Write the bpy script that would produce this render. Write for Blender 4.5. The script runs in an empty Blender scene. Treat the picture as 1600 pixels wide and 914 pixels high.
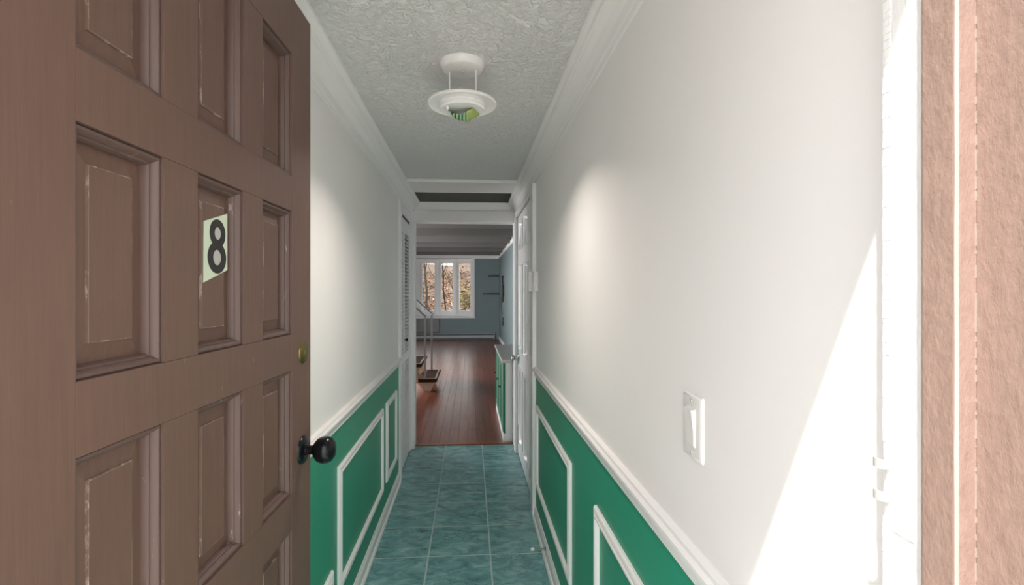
import bpy, bmesh, math, random
from mathutils import Vector, Matrix

S = bpy.context.scene
COL = S.collection
R = math.radians
rnd = random.Random(7)

# ------------------------------------------------------------------ camera
FPX, PX, PY, EYE = 765.0, 785.0, 456.0, 1.40
YAW = math.atan(50 / FPX)
cd = bpy.data.cameras.new('camera')
cam = bpy.data.objects.new('camera', cd)
COL.objects.link(cam)
cam.location = (0, 0, EYE)
cam.rotation_euler = (R(90), 0, -YAW)
cd.sensor_width = 36
cd.lens = FPX / 1600 * 36
cd.shift_x = (800 - PX) / 1600
cd.shift_y = (PY - 457) / 1600
cd.clip_start = 0.02
S.camera = cam

# ------------------------------------------------------------------ sky, sun, exposure
vs = S.view_settings
vs.view_transform = 'Standard'
vs.look = 'None'
vs.gamma = 1
vs.use_curve_mapping = False
vs.exposure = 0.63
SKY = 2.5
SUN = 7.5
SIDE_FILL = 320  # strength of the added living room fill
HALL_FILL = 3.0  # strength of the added hall fill; the fixture itself is unlit

world = bpy.data.worlds.new('world')
S.world = world
world.use_nodes = True
nt = world.node_tree
nt.nodes.clear()
wo = nt.nodes.new('ShaderNodeOutputWorld')
wb = nt.nodes.new('ShaderNodeBackground')
wc = nt.nodes.new('ShaderNodeTexCoord')
wsep = nt.nodes.new('ShaderNodeSeparateXYZ')
wr = nt.nodes.new('ShaderNodeValToRGB')
wn = nt.nodes.new('ShaderNodeTexNoise')
wn.inputs['Scale'].default_value = 2.5
wn.inputs['Detail'].default_value = 5
wmix = nt.nodes.new('ShaderNodeMix')
wmix.data_type = 'RGBA'
wm = nt.nodes.new('ShaderNodeMapRange')
wm.inputs['From Min'].default_value = 0.45
wm.inputs['From Max'].default_value = 0.7
nt.links.new(wc.outputs['Generated'], wsep.inputs[0])
nt.links.new(wsep.outputs['Z'], wr.inputs[0])
nt.links.new(wc.outputs['Generated'], wn.inputs['Vector'])
nt.links.new(wn.outputs['Fac'], wm.inputs['Value'])
nt.links.new(wm.outputs['Result'], wmix.inputs['Factor'])
nt.links.new(wr.outputs[0], wmix.inputs['A'])
wmix.inputs['B'].default_value = (0.93, 0.94, 0.96, 1)
nt.links.new(wmix.outputs['Result'], wb.inputs['Color'])
wr.color_ramp.elements[0].color = (0.93, 0.92, 0.90, 1)
wr.color_ramp.elements[0].position = 0.0
wr.color_ramp.elements[1].color = (0.82, 0.87, 0.93, 1)
wr.color_ramp.elements[1].position = 0.8
wb.inputs['Strength'].default_value = SKY
nt.links.new(wb.outputs[0], wo.inputs[0])

sd = bpy.data.lights.new('sun', 'SUN')
sun = bpy.data.objects.new('sun', sd)
COL.objects.link(sun)
sd.energy = SUN
sd.color = (1.0, 0.95, 0.88)
sd.angle = R(0.8)
SUN_DIR = Vector((1.0, 1.3, -2.21 * 1.3)).normalized()
sun.rotation_euler = SUN_DIR.to_track_quat('-Z', 'Y').to_euler()
sun.location = (-3, -3, 6)

# added fill light for the living room, set at its invented side windows
ad = bpy.data.lights.new('side_fill_light', 'AREA')
al = bpy.data.objects.new('side_fill_light', ad)
COL.objects.link(al)
ad.shape = 'RECTANGLE'
ad.size = 4.4
ad.size_y = 1.7
ad.energy = SIDE_FILL
ad.color = (0.97, 0.98, 1.0)
al.location = (-3.46, 8.0, 1.45)
al.rotation_euler = (0, R(-90), 0)


# ------------------------------------------------------------------ pixel helpers (1600 x 914 frame)
FW = Vector((math.sin(YAW), math.cos(YAW), 0))
RT = Vector((math.cos(YAW), -math.sin(YAW), 0))
CAM = Vector((0, 0, EYE))


def ray(u, v):
    return FW + RT * ((u - PX) / FPX) - Vector((0, 0, 1)) * ((v - PY) / FPX)


def onX(u, v, X):
    r = ray(u, v)
    return CAM + r * (X / r.x)


def onY(u, v, Y):
    r = ray(u, v)
    return CAM + r * (Y / r.y)


# ------------------------------------------------------------------ materials
MATS = {}


def srgb(c):
    out = []
    for x in c:
        x = x / 255.0
        out.append(x / 12.92 if x <= 0.04045 else ((x + 0.055) / 1.055) ** 2.4)
    return (*out, 1)


class NT:
    def __init__(self, m):
        self.t = m.node_tree
        self.b = self.t.nodes['Principled BSDF']

    def n(self, typ, **kw):
        nd = self.t.nodes.new(typ)
        for k, v in kw.items():
            if k in nd.inputs:
                nd.inputs[k].default_value = v
            else:
                setattr(nd, k, v)
        return nd

    def l(self, a, b):
        self.t.links.new(a, b)


def mat(name, col, rough=0.5, metal=0.0, var=0.06, vscale=3.0, bump=0.0, bscale=60.0, stretch=(1, 1, 1),
        coat=0.0, detail=4.0, objrand=0.0, spec=0.5):
    """painted or plain surface: base colour with a little noise variation, optional bump"""
    if name in MATS:
        return MATS[name]
    m = bpy.data.materials.new(name)
    m.use_nodes = True
    t = NT(m)
    tc = t.n('ShaderNodeTexCoord')
    mp = t.n('ShaderNodeMapping')
    mp.inputs['Scale'].default_value = stretch
    t.l(tc.outputs['Object'], mp.inputs[0])
    nz = t.n('ShaderNodeTexNoise', Scale=vscale, Detail=detail, Roughness=0.6)
    t.l(mp.outputs[0], nz.inputs['Vector'])
    hs = t.n('ShaderNodeHueSaturation')
    hs.inputs['Color'].default_value = col
    mr = t.n('ShaderNodeMapRange')
    mr.inputs['From Min'].default_value = 0.25
    mr.inputs['From Max'].default_value = 0.75
    mr.inputs['To Min'].default_value = 1 - var
    mr.inputs['To Max'].default_value = 1 + var
    t.l(nz.outputs['Fac'], mr.inputs['Value'])
    val = mr.outputs[0]
    if objrand:
        oi = t.n('ShaderNodeObjectInfo')
        m2 = t.n('ShaderNodeMapRange')
        m2.inputs['To Min'].default_value = 1 - objrand
        m2.inputs['To Max'].default_value = 1 + objrand
        t.l(oi.outputs['Random'], m2.inputs['Value'])
        mm = t.n('ShaderNodeMath', operation='MULTIPLY')
        t.l(val, mm.inputs[0])
        t.l(m2.outputs[0], mm.inputs[1])
        val = mm.outputs[0]
    t.l(val, hs.inputs['Value'])
    t.l(hs.outputs[0], t.b.inputs['Base Color'])
    t.b.inputs['Roughness'].default_value = rough
    t.b.inputs['Metallic'].default_value = metal
    t.b.inputs['Coat Weight'].default_value = coat
    t.b.inputs['Specular IOR Level'].default_value = spec
    if bump:
        bn = t.n('ShaderNodeTexNoise', Scale=bscale, Detail=6.0, Roughness=0.6)
        t.l(mp.outputs[0], bn.inputs['Vector'])
        bp = t.n('ShaderNodeBump', Strength=bump, Distance=0.004)
        t.l(bn.outputs['Fac'], bp.inputs['Height'])
        t.l(bp.outputs[0], t.b.inputs['Normal'])
    MATS[name] = m
    return m


WALL = mat('wall_white_paint', (0.87, 0.86, 0.845, 1), 0.7, var=0.012, bump=0.06, bscale=120, spec=0.3)
TRIMW = mat('trim_white_gloss', (0.87, 0.86, 0.845, 1), 0.35, var=0.015, bump=0.05, bscale=50)
DOORW = mat('door_white_gloss', (0.80, 0.79, 0.78, 1), 0.3, var=0.02, bump=0.04, bscale=50)
GREEN = mat('wainscot_green_paint', srgb((44, 152, 120)), 0.42, var=0.05, vscale=2.2, bump=0.05, bscale=90)
CABG = mat('cabinet_green_paint', srgb((0, 112, 76)), 0.4, var=0.05)
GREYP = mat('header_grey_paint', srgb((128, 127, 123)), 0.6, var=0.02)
BLUEW = mat('living_room_blue_paint', srgb((116, 132, 134)), 0.55, var=0.02)
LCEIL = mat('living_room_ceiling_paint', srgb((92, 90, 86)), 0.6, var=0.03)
BLACKM = mat('black_metal', (0.012, 0.013, 0.015, 1), 0.22, metal=0.6, var=0.1)
BLACKP = mat('black_plastic', (0.012, 0.012, 0.013, 1), 0.45, var=0.1)
BRASS = mat('aged_brass', srgb((112, 104, 60)), 0.35, metal=0.85, var=0.15, vscale=40)
CHROME = mat('satin_chrome', (0.55, 0.54, 0.52, 1), 0.28, metal=1.0, var=0.04)
STEELP = mat('rail_grey_paint', srgb((178, 180, 182)), 0.4, var=0.04)
WPLAS = mat('white_plastic', (0.82, 0.81, 0.79, 1), 0.3, var=0.01)
GROUT = mat('grey_grout', srgb((176, 194, 194)), 0.8, var=0.08, vscale=30, bump=0.2, bscale=200)
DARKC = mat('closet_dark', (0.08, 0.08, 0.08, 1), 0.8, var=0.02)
TAN = mat('stringer_tan_paint', srgb((222, 194, 168)), 0.45, var=0.05)
TREAD = mat('tread_dark_wood', srgb((74, 40, 26)), 0.65, var=0.25, vscale=4, stretch=(12, 1, 12), spec=0.2)
TREADE = mat('tread_pale_strip', srgb((214, 190, 172)), 0.5, var=0.06)
GROUNDC = mat('porch_concrete', (0.42, 0.40, 0.37, 1), 0.9, var=0.1, vscale=6, bump=0.2)
EXTW = mat('exterior_siding', srgb((170, 150, 135)), 0.8, var=0.05)
BARK = mat('bark', srgb((42, 34, 30)), 0.9, var=0.25, vscale=8)
SIGNP = mat('sign_pale_green', srgb((202, 214, 190)), 0.4, var=0.02)
SIGNK = mat('sign_black', (0.012, 0.012, 0.012, 1), 0.45, var=0.02)
SIGNH = mat('sign_grey', srgb((176, 176, 172)), 0.45, var=0.02)
PANELG = mat('panel_grey', srgb((132, 132, 128)), 0.6, var=0.12, vscale=5, bump=0.9, bscale=5)
RUBW = mat('white_rubber', (0.8, 0.79, 0.77, 1), 0.6, var=0.01)


def brown_paint(name, base, worn, wear, grain=(40, 40, 2.2), rough=0.5, bump=0.35):
    """old brown door paint: fine vertical grain, scuffs and chips of a paler coat"""
    m = bpy.data.materials.new(name)
    m.use_nodes = True
    t = NT(m)
    tc = t.n('ShaderNodeTexCoord')
    mp = t.n('ShaderNodeMapping')
    mp.inputs['Scale'].default_value = grain
    t.l(tc.outputs['Object'], mp.inputs[0])
    g = t.n('ShaderNodeTexNoise', Scale=3.0, Detail=6.0, Roughness=0.65)
    t.l(mp.outputs[0], g.inputs['Vector'])
    big = t.n('ShaderNodeTexNoise', Scale=2.5, Detail=3.0)
    t.l(tc.outputs['Object'], big.inputs['Vector'])
    chip = t.n('ShaderNodeTexNoise', Scale=5.0, Detail=8.0, Roughness=0.75)
    mp2 = t.n('ShaderNodeMapping')
    mp2.inputs['Scale'].default_value = (9, 9, 2.5)
    t.l(tc.outputs['Object'], mp2.inputs[0])
    t.l(mp2.outputs[0], chip.inputs['Vector'])
    r1 = t.n('ShaderNodeValToRGB')
    r1.color_ramp.elements[0].position = 0.3
    r1.color_ramp.elements[0].color = tuple(c * 0.9 for c in base[:3]) + (1,)
    r1.color_ramp.elements[1].position = 0.75
    r1.color_ramp.elements[1].color = tuple(c * 1.12 for c in base[:3]) + (1,)
    t.l(g.outputs['Fac'], r1.inputs[0])
    r2 = t.n('ShaderNodeValToRGB')
    r2.color_ramp.elements[0].position = wear
    r2.color_ramp.elements[0].color = (0, 0, 0, 1)
    r2.color_ramp.elements[1].position = wear + 0.05
    r2.color_ramp.elements[1].color = (1, 1, 1, 1)
    t.l(chip.outputs['Fac'], r2.inputs[0])
    mx = t.n('ShaderNodeMix', data_type='RGBA')
    t.l(r2.outputs[0], mx.inputs['Factor'])
    t.l(r1.outputs[0], mx.inputs['A'])
    mx.inputs['B'].default_value = worn
    hs = t.n('ShaderNodeHueSaturation')
    mr = t.n('ShaderNodeMapRange')
    mr.inputs['To Min'].default_value = 0.9
    mr.inputs['To Max'].default_value = 1.1
    t.l(big.outputs['Fac'], mr.inputs['Value'])
    t.l(mr.outputs[0], hs.inputs['Value'])
    t.l(mx.outputs['Result'], hs.inputs['Color'])
    t.l(hs.outputs[0], t.b.inputs['Base Color'])
    t.b.inputs['Roughness'].default_value = rough
    bp = t.n('ShaderNodeBump', Strength=bump, Distance=0.0015)
    t.l(g.outputs['Fac'], bp.inputs['Height'])
    t.l(bp.outputs[0], t.b.inputs['Normal'])
    return m


BROWN = brown_paint('door_brown_paint', srgb((101, 76, 65)), srgb((158, 138, 122)), 0.65)
BROWNM = brown_paint('moulding_brown_paint', srgb((92, 72, 65)), srgb((150, 132, 126)), 0.64)
BROWNW = brown_paint('panel_edge_wear_highlight', srgb((118, 97, 86)), srgb((170, 152, 140)), 0.52)  # pale panel steps: edge wear plus a highlight put into the colour
BROWNJ = brown_paint('jamb_brown_paint', srgb((134, 112, 102)), srgb((176, 157, 148)), 0.76, grain=(32, 32, 18), bump=0.9)
JAMBW = mat('jamb_white_paint', (0.80, 0.80, 0.78, 1), 0.45, var=0.02, bump=0.5, bscale=25, stretch=(3, 3, 1))


def make_stucco():
    m = bpy.data.materials.new('ceiling_texture_paint')
    m.use_nodes = True
    t = NT(m)
    tc = t.n('ShaderNodeTexCoord')
    n1 = t.n('ShaderNodeTexNoise', Scale=34.0, Detail=5.0, Roughness=0.62)
    n1.inputs['Distortion'].default_value = 1.2
    t.l(tc.outputs['Object'], n1.inputs['Vector'])
    r = t.n('ShaderNodeValToRGB')
    r.color_ramp.elements[0].position = 0.42
    r.color_ramp.elements[1].position = 0.62
    t.l(n1.outputs['Fac'], r.inputs[0])
    bp = t.n('ShaderNodeBump', Strength=0.8, Distance=0.006)
    t.l(r.outputs[0], bp.inputs['Height'])
    t.l(bp.outputs[0], t.b.inputs['Normal'])
    t.b.inputs['Base Color'].default_value = (0.80, 0.795, 0.78, 1)
    t.b.inputs['Roughness'].default_value = 0.7
    return m


STUCCO = make_stucco()


def make_tile():
    m = bpy.data.materials.new('tile_teal_marble')
    m.use_nodes = True
    t = NT(m)
    tc = t.n('ShaderNodeTexCoord')
    oi = t.n('ShaderNodeObjectInfo')
    add = t.n('ShaderNodeVectorMath', operation='ADD')
    sc = t.n('ShaderNodeVectorMath', operation='SCALE')
    cmb = t.n('ShaderNodeCombineXYZ')
    for k in ('X', 'Y', 'Z'):
        t.l(oi.outputs['Random'], cmb.inputs[k])
    t.l(cmb.outputs[0], sc.inputs[0])
    sc.inputs['Scale'].default_value = 37.0
    mp = t.n('ShaderNodeMapping')
    mp.inputs['Rotation'].default_value = (0, 0, R(35))
    mp.inputs['Scale'].default_value = (1.0, 1.7, 1)
    t.l(tc.outputs['Object'], mp.inputs[0])
    t.l(mp.outputs[0], add.inputs[0])
    t.l(sc.outputs[0], add.inputs[1])
    n1 = t.n('ShaderNodeTexNoise', Scale=9.0, Detail=7.0, Roughness=0.66)
    n1.inputs['Distortion'].default_value = 0.8
    t.l(add.outputs[0], n1.inputs['Vector'])
    r1 = t.n('ShaderNodeValToRGB')
    e = r1.color_ramp.elements
    e[0].position = 0.3
    e[0].color = srgb((80, 124, 126))
    e[1].position = 0.72
    e[1].color = srgb((158, 198, 198))
    k = e.new(0.52)
    k.color = srgb((118, 166, 168))
    t.l(n1.outputs['Fac'], r1.inputs[0])
    # thin dark veins
    n2 = t.n('ShaderNodeTexNoise', Scale=6.0, Detail=5.0, Roughness=0.6)
    n2.inputs['Distortion'].default_value = 1.0
    t.l(add.outputs[0], n2.inputs['Vector'])
    sub = t.n('ShaderNodeMath', operation='SUBTRACT')
    sub.inputs[1].default_value = 0.5
    t.l(n2.outputs['Fac'], sub.inputs[0])
    ab = t.n('ShaderNodeMath', operation='ABSOLUTE')
    t.l(sub.outputs[0], ab.inputs[0])
    r2 = t.n('ShaderNodeValToRGB')
    r2.color_ramp.elements[0].position = 0.0
    r2.color_ramp.elements[0].color = (1, 1, 1, 1)
    r2.color_ramp.elements[1].position = 0.014
    r2.color_ramp.elements[1].color = (0, 0, 0, 1)
    t.l(ab.outputs[0], r2.inputs[0])
    n3 = t.n('ShaderNodeTexNoise', Scale=4.0, Detail=2.0)
    t.l(add.outputs[0], n3.inputs['Vector'])
    mul = t.n('ShaderNodeMath', operation='MULTIPLY')
    r3 = t.n('ShaderNodeMapRange')
    r3.inputs['From Min'].default_value = 0.5
    r3.inputs['From Max'].default_value = 0.62
    r3.inputs['To Max'].default_value = 0.75
    t.l(n3.outputs['Fac'], r3.inputs['Value'])
    t.l(r2.outputs[0], mul.inputs[0])
    t.l(r3.outputs[0], mul.inputs[1])
    mx = t.n('ShaderNodeMix', data_type='RGBA')
    t.l(mul.outputs[0], mx.inputs['Factor'])
    t.l(r1.outputs[0], mx.inputs['A'])
    mx.inputs['B'].default_value = srgb((34, 62, 64))
    t.l(mx.outputs['Result'], t.b.inputs['Base Color'])
    t.b.inputs['Roughness'].default_value = 0.24
    bp = t.n('ShaderNodeBump', Strength=0.08, Distance=0.003)
    t.l(n1.outputs['Fac'], bp.inputs['Height'])
    t.l(bp.outputs[0], t.b.inputs['Normal'])
    return m


TILE = make_tile()


def make_wood(name, base, dark, objrand=0.22):
    m = bpy.data.materials.new(name)
    m.use_nodes = True
    t = NT(m)
    tc = t.n('ShaderNodeTexCoord')
    oi = t.n('ShaderNodeObjectInfo')
    mp = t.n('ShaderNodeMapping')
    mp.inputs['Scale'].default_value = (26, 1.6, 26)
    t.l(tc.outputs['Object'], mp.inputs[0])
    add = t.n('ShaderNodeVectorMath', operation='ADD')
    cmb = t.n('ShaderNodeCombineXYZ')
    m5 = t.n('ShaderNodeMath', operation='MULTIPLY')
    m5.inputs[1].default_value = 91.0
    t.l(oi.outputs['Random'], m5.inputs[0])
    t.l(m5.outputs[0], cmb.inputs['X'])
    t.l(mp.outputs[0], add.inputs[0])
    t.l(cmb.outputs[0], add.inputs[1])
    g = t.n('ShaderNodeTexNoise', Scale=1.6, Detail=6.0, Roughness=0.65)
    t.l(add.outputs[0], g.inputs['Vector'])
    r = t.n('ShaderNodeValToRGB')
    r.color_ramp.elements[0].position = 0.3
    r.color_ramp.elements[0].color = dark
    r.color_ramp.elements[1].position = 0.7
    r.color_ramp.elements[1].color = base
    t.l(g.outputs['Fac'], r.inputs[0])
    hs = t.n('ShaderNodeHueSaturation')
    mr = t.n('ShaderNodeMapRange')
    mr.inputs['To Min'].default_value = 1 - objrand
    mr.inputs['To Max'].default_value = 1 + objrand
    t.l(oi.outputs['Random'], mr.inputs['Value'])
    t.l(mr.outputs[0], hs.inputs['Value'])
    t.l(r.outputs[0], hs.inputs['Color'])
    t.l(hs.outputs[0], t.b.inputs['Base Color'])
    t.b.inputs['Roughness'].default_value = 0.3
    bp = t.n('ShaderNodeBump', Strength=0.12, Distance=0.002)
    t.l(g.outputs['Fac'], bp.inputs['Height'])
    t.l(bp.outputs[0], t.b.inputs['Normal'])
    return m


WOOD = make_wood('floor_red_brown_wood', srgb((138, 76, 56)), srgb((98, 50, 38)))
THRES = make_wood('threshold_wood', srgb((150, 96, 66)), srgb((112, 66, 46)), 0.0)


def make_glass():
    m = bpy.data.materials.new('window_glass')
    m.use_nodes = True
    t = NT(m)
    out = t.t.nodes['Material Output']
    tr = t.n('ShaderNodeBsdfTransparent')
    tr.inputs['Color'].default_value = (0.93, 0.95, 0.94, 1)
    gl = t.n('ShaderNodeBsdfGlossy', Roughness=0.02)
    nz = t.n('ShaderNodeTexNoise', Scale=3.0)
    bp = t.n('ShaderNodeBump', Strength=0.02)
    t.l(nz.outputs['Fac'], bp.inputs['Height'])
    t.l(bp.outputs[0], gl.inputs['Normal'])
    fr = t.n('ShaderNodeFresnel', IOR=1.12)
    mx = t.n('ShaderNodeMixShader')
    t.l(fr.outputs[0], mx.inputs[0])
    t.l(tr.outputs[0], mx.inputs[1])
    t.l(gl.outputs[0], mx.inputs[2])
    t.l(mx.outputs[0], out.inputs['Surface'])
    return m


GLASS = make_glass()


def ramp_noise(name, stops, scale, rough=0.9, objrand=False, voronoi=False, bump=0.0):
    m = bpy.data.materials.new(name)
    m.use_nodes = True
    t = NT(m)
    tc = t.n('ShaderNodeTexCoord')
    if voronoi:
        n1 = t.n('ShaderNodeTexVoronoi', Scale=scale)
        t.l(tc.outputs['Object'], n1.inputs['Vector'])
        sep = t.n('ShaderNodeSeparateColor')
        t.l(n1.outputs['Color'], sep.inputs[0])
        src = sep.outputs[0]
    else:
        n1 = t.n('ShaderNodeTexNoise', Scale=scale, Detail=6.0, Roughness=0.7)
        t.l(tc.outputs['Object'], n1.inputs['Vector'])
        src = n1.outputs['Fac']
    r = t.n('ShaderNodeValToRGB')
    els = r.color_ramp.elements
    els[0].position, els[0].color = stops[0]
    els[1].position, els[1].color = stops[-1]
    for p, c in stops[1:-1]:
        k = els.new(p)
        k.color = c
    t.l(src, r.inputs[0])
    t.l(r.outputs[0], t.b.inputs['Base Color'])
    t.b.inputs['Roughness'].default_value = rough
    return m


HILL = ramp_noise('hill_soil', [(0.3, srgb((40, 30, 24))), (0.5, srgb((76, 56, 42))), (0.7, srgb((100, 76, 58)))], 1.5)
LEAF = ramp_noise('fallen_leaf_brown', [(0.0, srgb((44, 30, 22))), (0.4, srgb((92, 62, 44))), (0.7, srgb((124, 90, 68))), (1.0, srgb((150, 124, 104)))], 2.0, voronoi=True)
FOLY = ramp_noise('yellow_green_leaves', [(0.2, srgb((64, 68, 28))), (0.5, srgb((100, 92, 46))), (0.8, srgb((124, 104, 66)))], 1.2)
FOLB = ramp_noise('brown_green_leaves', [(0.2, srgb((66, 52, 34))), (0.5, srgb((104, 84, 58))), (0.8, srgb((92, 92, 50)))], 1.2)


def make_shade():
    """lamp's art glass: dark green feathered stripes on white at one side, yellow green at the other"""
    m = bpy.data.materials.new('green_striped_glass')
    m.use_nodes = True
    t = NT(m)
    tc = t.n('ShaderNodeTexCoord')
    wv = t.n('ShaderNodeTexWave', Scale=26.0, Distortion=1.5)
    wv.bands_direction = 'X'
    wv.inputs['Detail Scale'].default_value = 1.0
    t.l(tc.outputs['Object'], wv.inputs['Vector'])
    r = t.n('ShaderNodeValToRGB')
    r.color_ramp.elements[0].position = 0.35
    r.color_ramp.elements[0].color = srgb((20, 104, 62))
    r.color_ramp.elements[1].position = 0.75
    r.color_ramp.elements[1].color = srgb((176, 204, 160))
    t.l(wv.outputs['Fac'], r.inputs[0])
    sep = t.n('ShaderNodeSeparateXYZ')
    t.l(tc.outputs['Object'], sep.inputs[0])
    mr = t.n('ShaderNodeMapRange')
    mr.inputs['From Min'].default_value = 0.008
    mr.inputs['From Max'].default_value = 0.024
    t.l(sep.outputs['X'], mr.inputs['Value'])
    mx = t.n('ShaderNodeMix', data_type='RGBA')
    t.l(mr.outputs[0], mx.inputs['Factor'])
    t.l(r.outputs[0], mx.inputs['A'])
    mx.inputs['B'].default_value = srgb((160, 180, 96))
    t.l(mx.outputs['Result'], t.b.inputs['Base Color'])
    t.b.inputs['Roughness'].default_value = 0.15
    return m


SHADE = make_shade()


# ------------------------------------------------------------------ mesh building
class MB:
    def __init__(self):
        self.v, self.f, self.mi = [], [], []

    def add(self, vs_, fs, k=0):
        o = len(self.v)
        self.v += [tuple(p) for p in vs_]
        self.f += [tuple(o + i for i in f) for f in fs]
        self.mi += [k] * len(fs)
        return self

    def box(self, x0, x1, y0, y1, z0, z1, k=0):
        p = [(x0, y0, z0), (x1, y0, z0), (x1, y1, z0), (x0, y1, z0), (x0, y0, z1), (x1, y0, z1), (x1, y1, z1), (x0, y1, z1)]
        return self.add(p, [(0, 3, 2, 1), (4, 5, 6, 7), (0, 1, 5, 4), (1, 2, 6, 5), (2, 3, 7, 6), (3, 0, 4, 7)], k)

    def bbox(self, x0, x1, y0, y1, z0, z1, b=0.002, k=0):
        """box with chamfered edges"""
        bm = bmesh.new()
        bmesh.ops.create_cube(bm, size=1)
        for v in bm.verts:
            v.co = Vector(((x0 + x1) / 2 + v.co.x * (x1 - x0), (y0 + y1) / 2 + v.co.y * (y1 - y0), (z0 + z1) / 2 + v.co.z * (z1 - z0)))
        b = min(b, 0.45 * min(abs(x1 - x0), abs(y1 - y0), abs(z1 - z0)))
        bmesh.ops.bevel(bm, geom=list(bm.edges), offset=b, segments=2, affect='EDGES', profile=0.7)
        bm.verts.index_update()
        self.add([v.co[:] for v in bm.verts], [[v.index for v in f.verts] for f in bm.faces], k)
        bm.free()
        return self

    def prism(self, poly, axis, a, b, k=0):
        """closed 2-D polygon extruded along an axis: axis 'x' poly=(y,z), 'y' poly=(x,z), 'z' poly=(x,y)"""
        def P(q, t):
            return {'x': (t, q[0], q[1]), 'y': (q[0], t, q[1]), 'z': (q[0], q[1], t)}[axis]
        n = len(poly)
        vs_ = [P(q, a) for q in poly] + [P(q, b) for q in poly]
        fs = [tuple(range(n))[::-1], tuple(range(n, 2 * n))]
        fs += [(i, (i + 1) % n, n + (i + 1) % n, n + i) for i in range(n)]
        return self.add(vs_, fs, k)

    def lathe(self, prof, n=32, org=(0, 0, 0), axis='z', k=0):
        """prof: (radius, height) pairs"""
        vs_, fs = [], []
        m = len(prof)
        for i in range(n):
            a = 2 * math.pi * i / n
            for r_, h in prof:
                c, s = r_ * math.cos(a), r_ * math.sin(a)
                p = {'z': (c, s, h), 'y': (c, h, s), 'x': (h, c, s)}[axis]
                vs_.append((p[0] + org[0], p[1] + org[1], p[2] + org[2]))
        for i in range(n):
            for j in range(m - 1):
                a, b = i * m + j, ((i + 1) % n) * m + j
                fs.append((a, b, b + 1, a + 1))
        return self.add(vs_, fs, k)

    def tube(self, pts, r, n=8, k=0, r1=None):
        pts = [Vector(p) for p in pts]
        vs_, fs = [], []
        m = len(pts)
        up = Vector((0.13, 0.21, 0.97)).normalized()
        for i, p in enumerate(pts):
            d = (pts[min(i + 1, m - 1)] - pts[max(i - 1, 0)]).normalized()
            a = d.cross(up)
            if a.length < 1e-3:
                a = d.cross(Vector((1, 0, 0)))
            a.normalize()
            b = d.cross(a)
            rr = r if r1 is None else r + (r1 - r) * i / (m - 1)
            for j in range(n):
                t = 2 * math.pi * j / n
                vs_.append(p + a * (rr * math.cos(t)) + b * (rr * math.sin(t)))
        for i in range(m - 1):
            for j in range(n):
                fs.append((i * n + j, i * n + (j + 1) % n, (i + 1) * n + (j + 1) % n, (i + 1) * n + j))
        fs.append(tuple(range(n))[::-1])
        fs.append(tuple((m - 1) * n + j for j in range(n)))
        return self.add(vs_, fs, k)

    def frame(self, u0, u1, w0, w1, prof, place, closed=True, k=0):
        """mitred rectangular moulding; prof = (inset, out) pairs running from the outer edge inwards"""
        cs = [(u0, w0, 1, 1), (u1, w0, -1, 1), (u1, w1, -1, -1), (u0, w1, 1, -1)]
        m = len(prof)
        vs_, fs = [], []
        for (a, b, sa, sb) in cs:
            for (i, o) in prof:
                vs_.append(place(a + sa * i, b + sb * i, o))
        for c in range(4):
            d = (c + 1) % 4
            for j in range(m - 1):
                fs.append((c * m + j, d * m + j, d * m + j + 1, c * m + j + 1))
        return self.add(vs_, fs, k)

    def mesh(self, name, mats, smooth=False):
        me = bpy.data.meshes.new(name)
        me.from_pydata(self.v, [], self.f)
        if not isinstance(mats, (list, tuple)):
            mats = [mats]
        for m in mats:
            me.materials.append(m)
        if len(mats) > 1:
            me.polygons.foreach_set('material_index', self.mi)
        bm = bmesh.new()
        bm.from_mesh(me)
        bmesh.ops.recalc_face_normals(bm, faces=bm.faces)
        bm.to_mesh(me)
        bm.free()
        if smooth:
            me.polygons.foreach_set('use_smooth', [True] * len(me.polygons))
            me.set_sharp_from_angle(angle=R(38))
        me.update()
        return me

    def build(self, name, mats, parent=None, smooth=False):
        return link(name, self.mesh(name, mats, smooth), parent)


def link(name, me, parent=None, loc=None):
    o = bpy.data.objects.new(name, me)
    COL.objects.link(o)
    if parent is not None:
        o.parent = parent
    if loc is not None:
        o.location = loc
    return o


def tag(o, label=None, cat=None, group=None, kind=None):
    if label:
        o['label'] = label
    if cat:
        o['category'] = cat
    if group:
        o['group'] = group
    if kind:
        o['kind'] = kind
    return o


def empty(name, loc=(0, 0, 0), rz=0.0):
    o = bpy.data.objects.new(name, None)
    COL.objects.link(o)
    o.location = loc
    o.rotation_euler = (0, 0, rz)
    o.empty_display_size = 0.05
    return o


def struct(o, label, cat):
    return tag(o, label, cat, kind='structure')


# ------------------------------------------------------------------ main dimensions
XL, XR = -0.53, 0.407          # hall wall faces
YF = 0.44                      # inner face of the entrance wall
YE = 4.42                      # end wall of the hall (with the opening to the living room)
HC = 2.20                      # hall ceiling
XB, YB = 0.853, 14.5           # living room right and far walls
LZ = 2.55                      # living room ceiling
XFAR = -3.5                    # living room left wall
YX = 0.166                     # outer face of entrance wall

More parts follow.
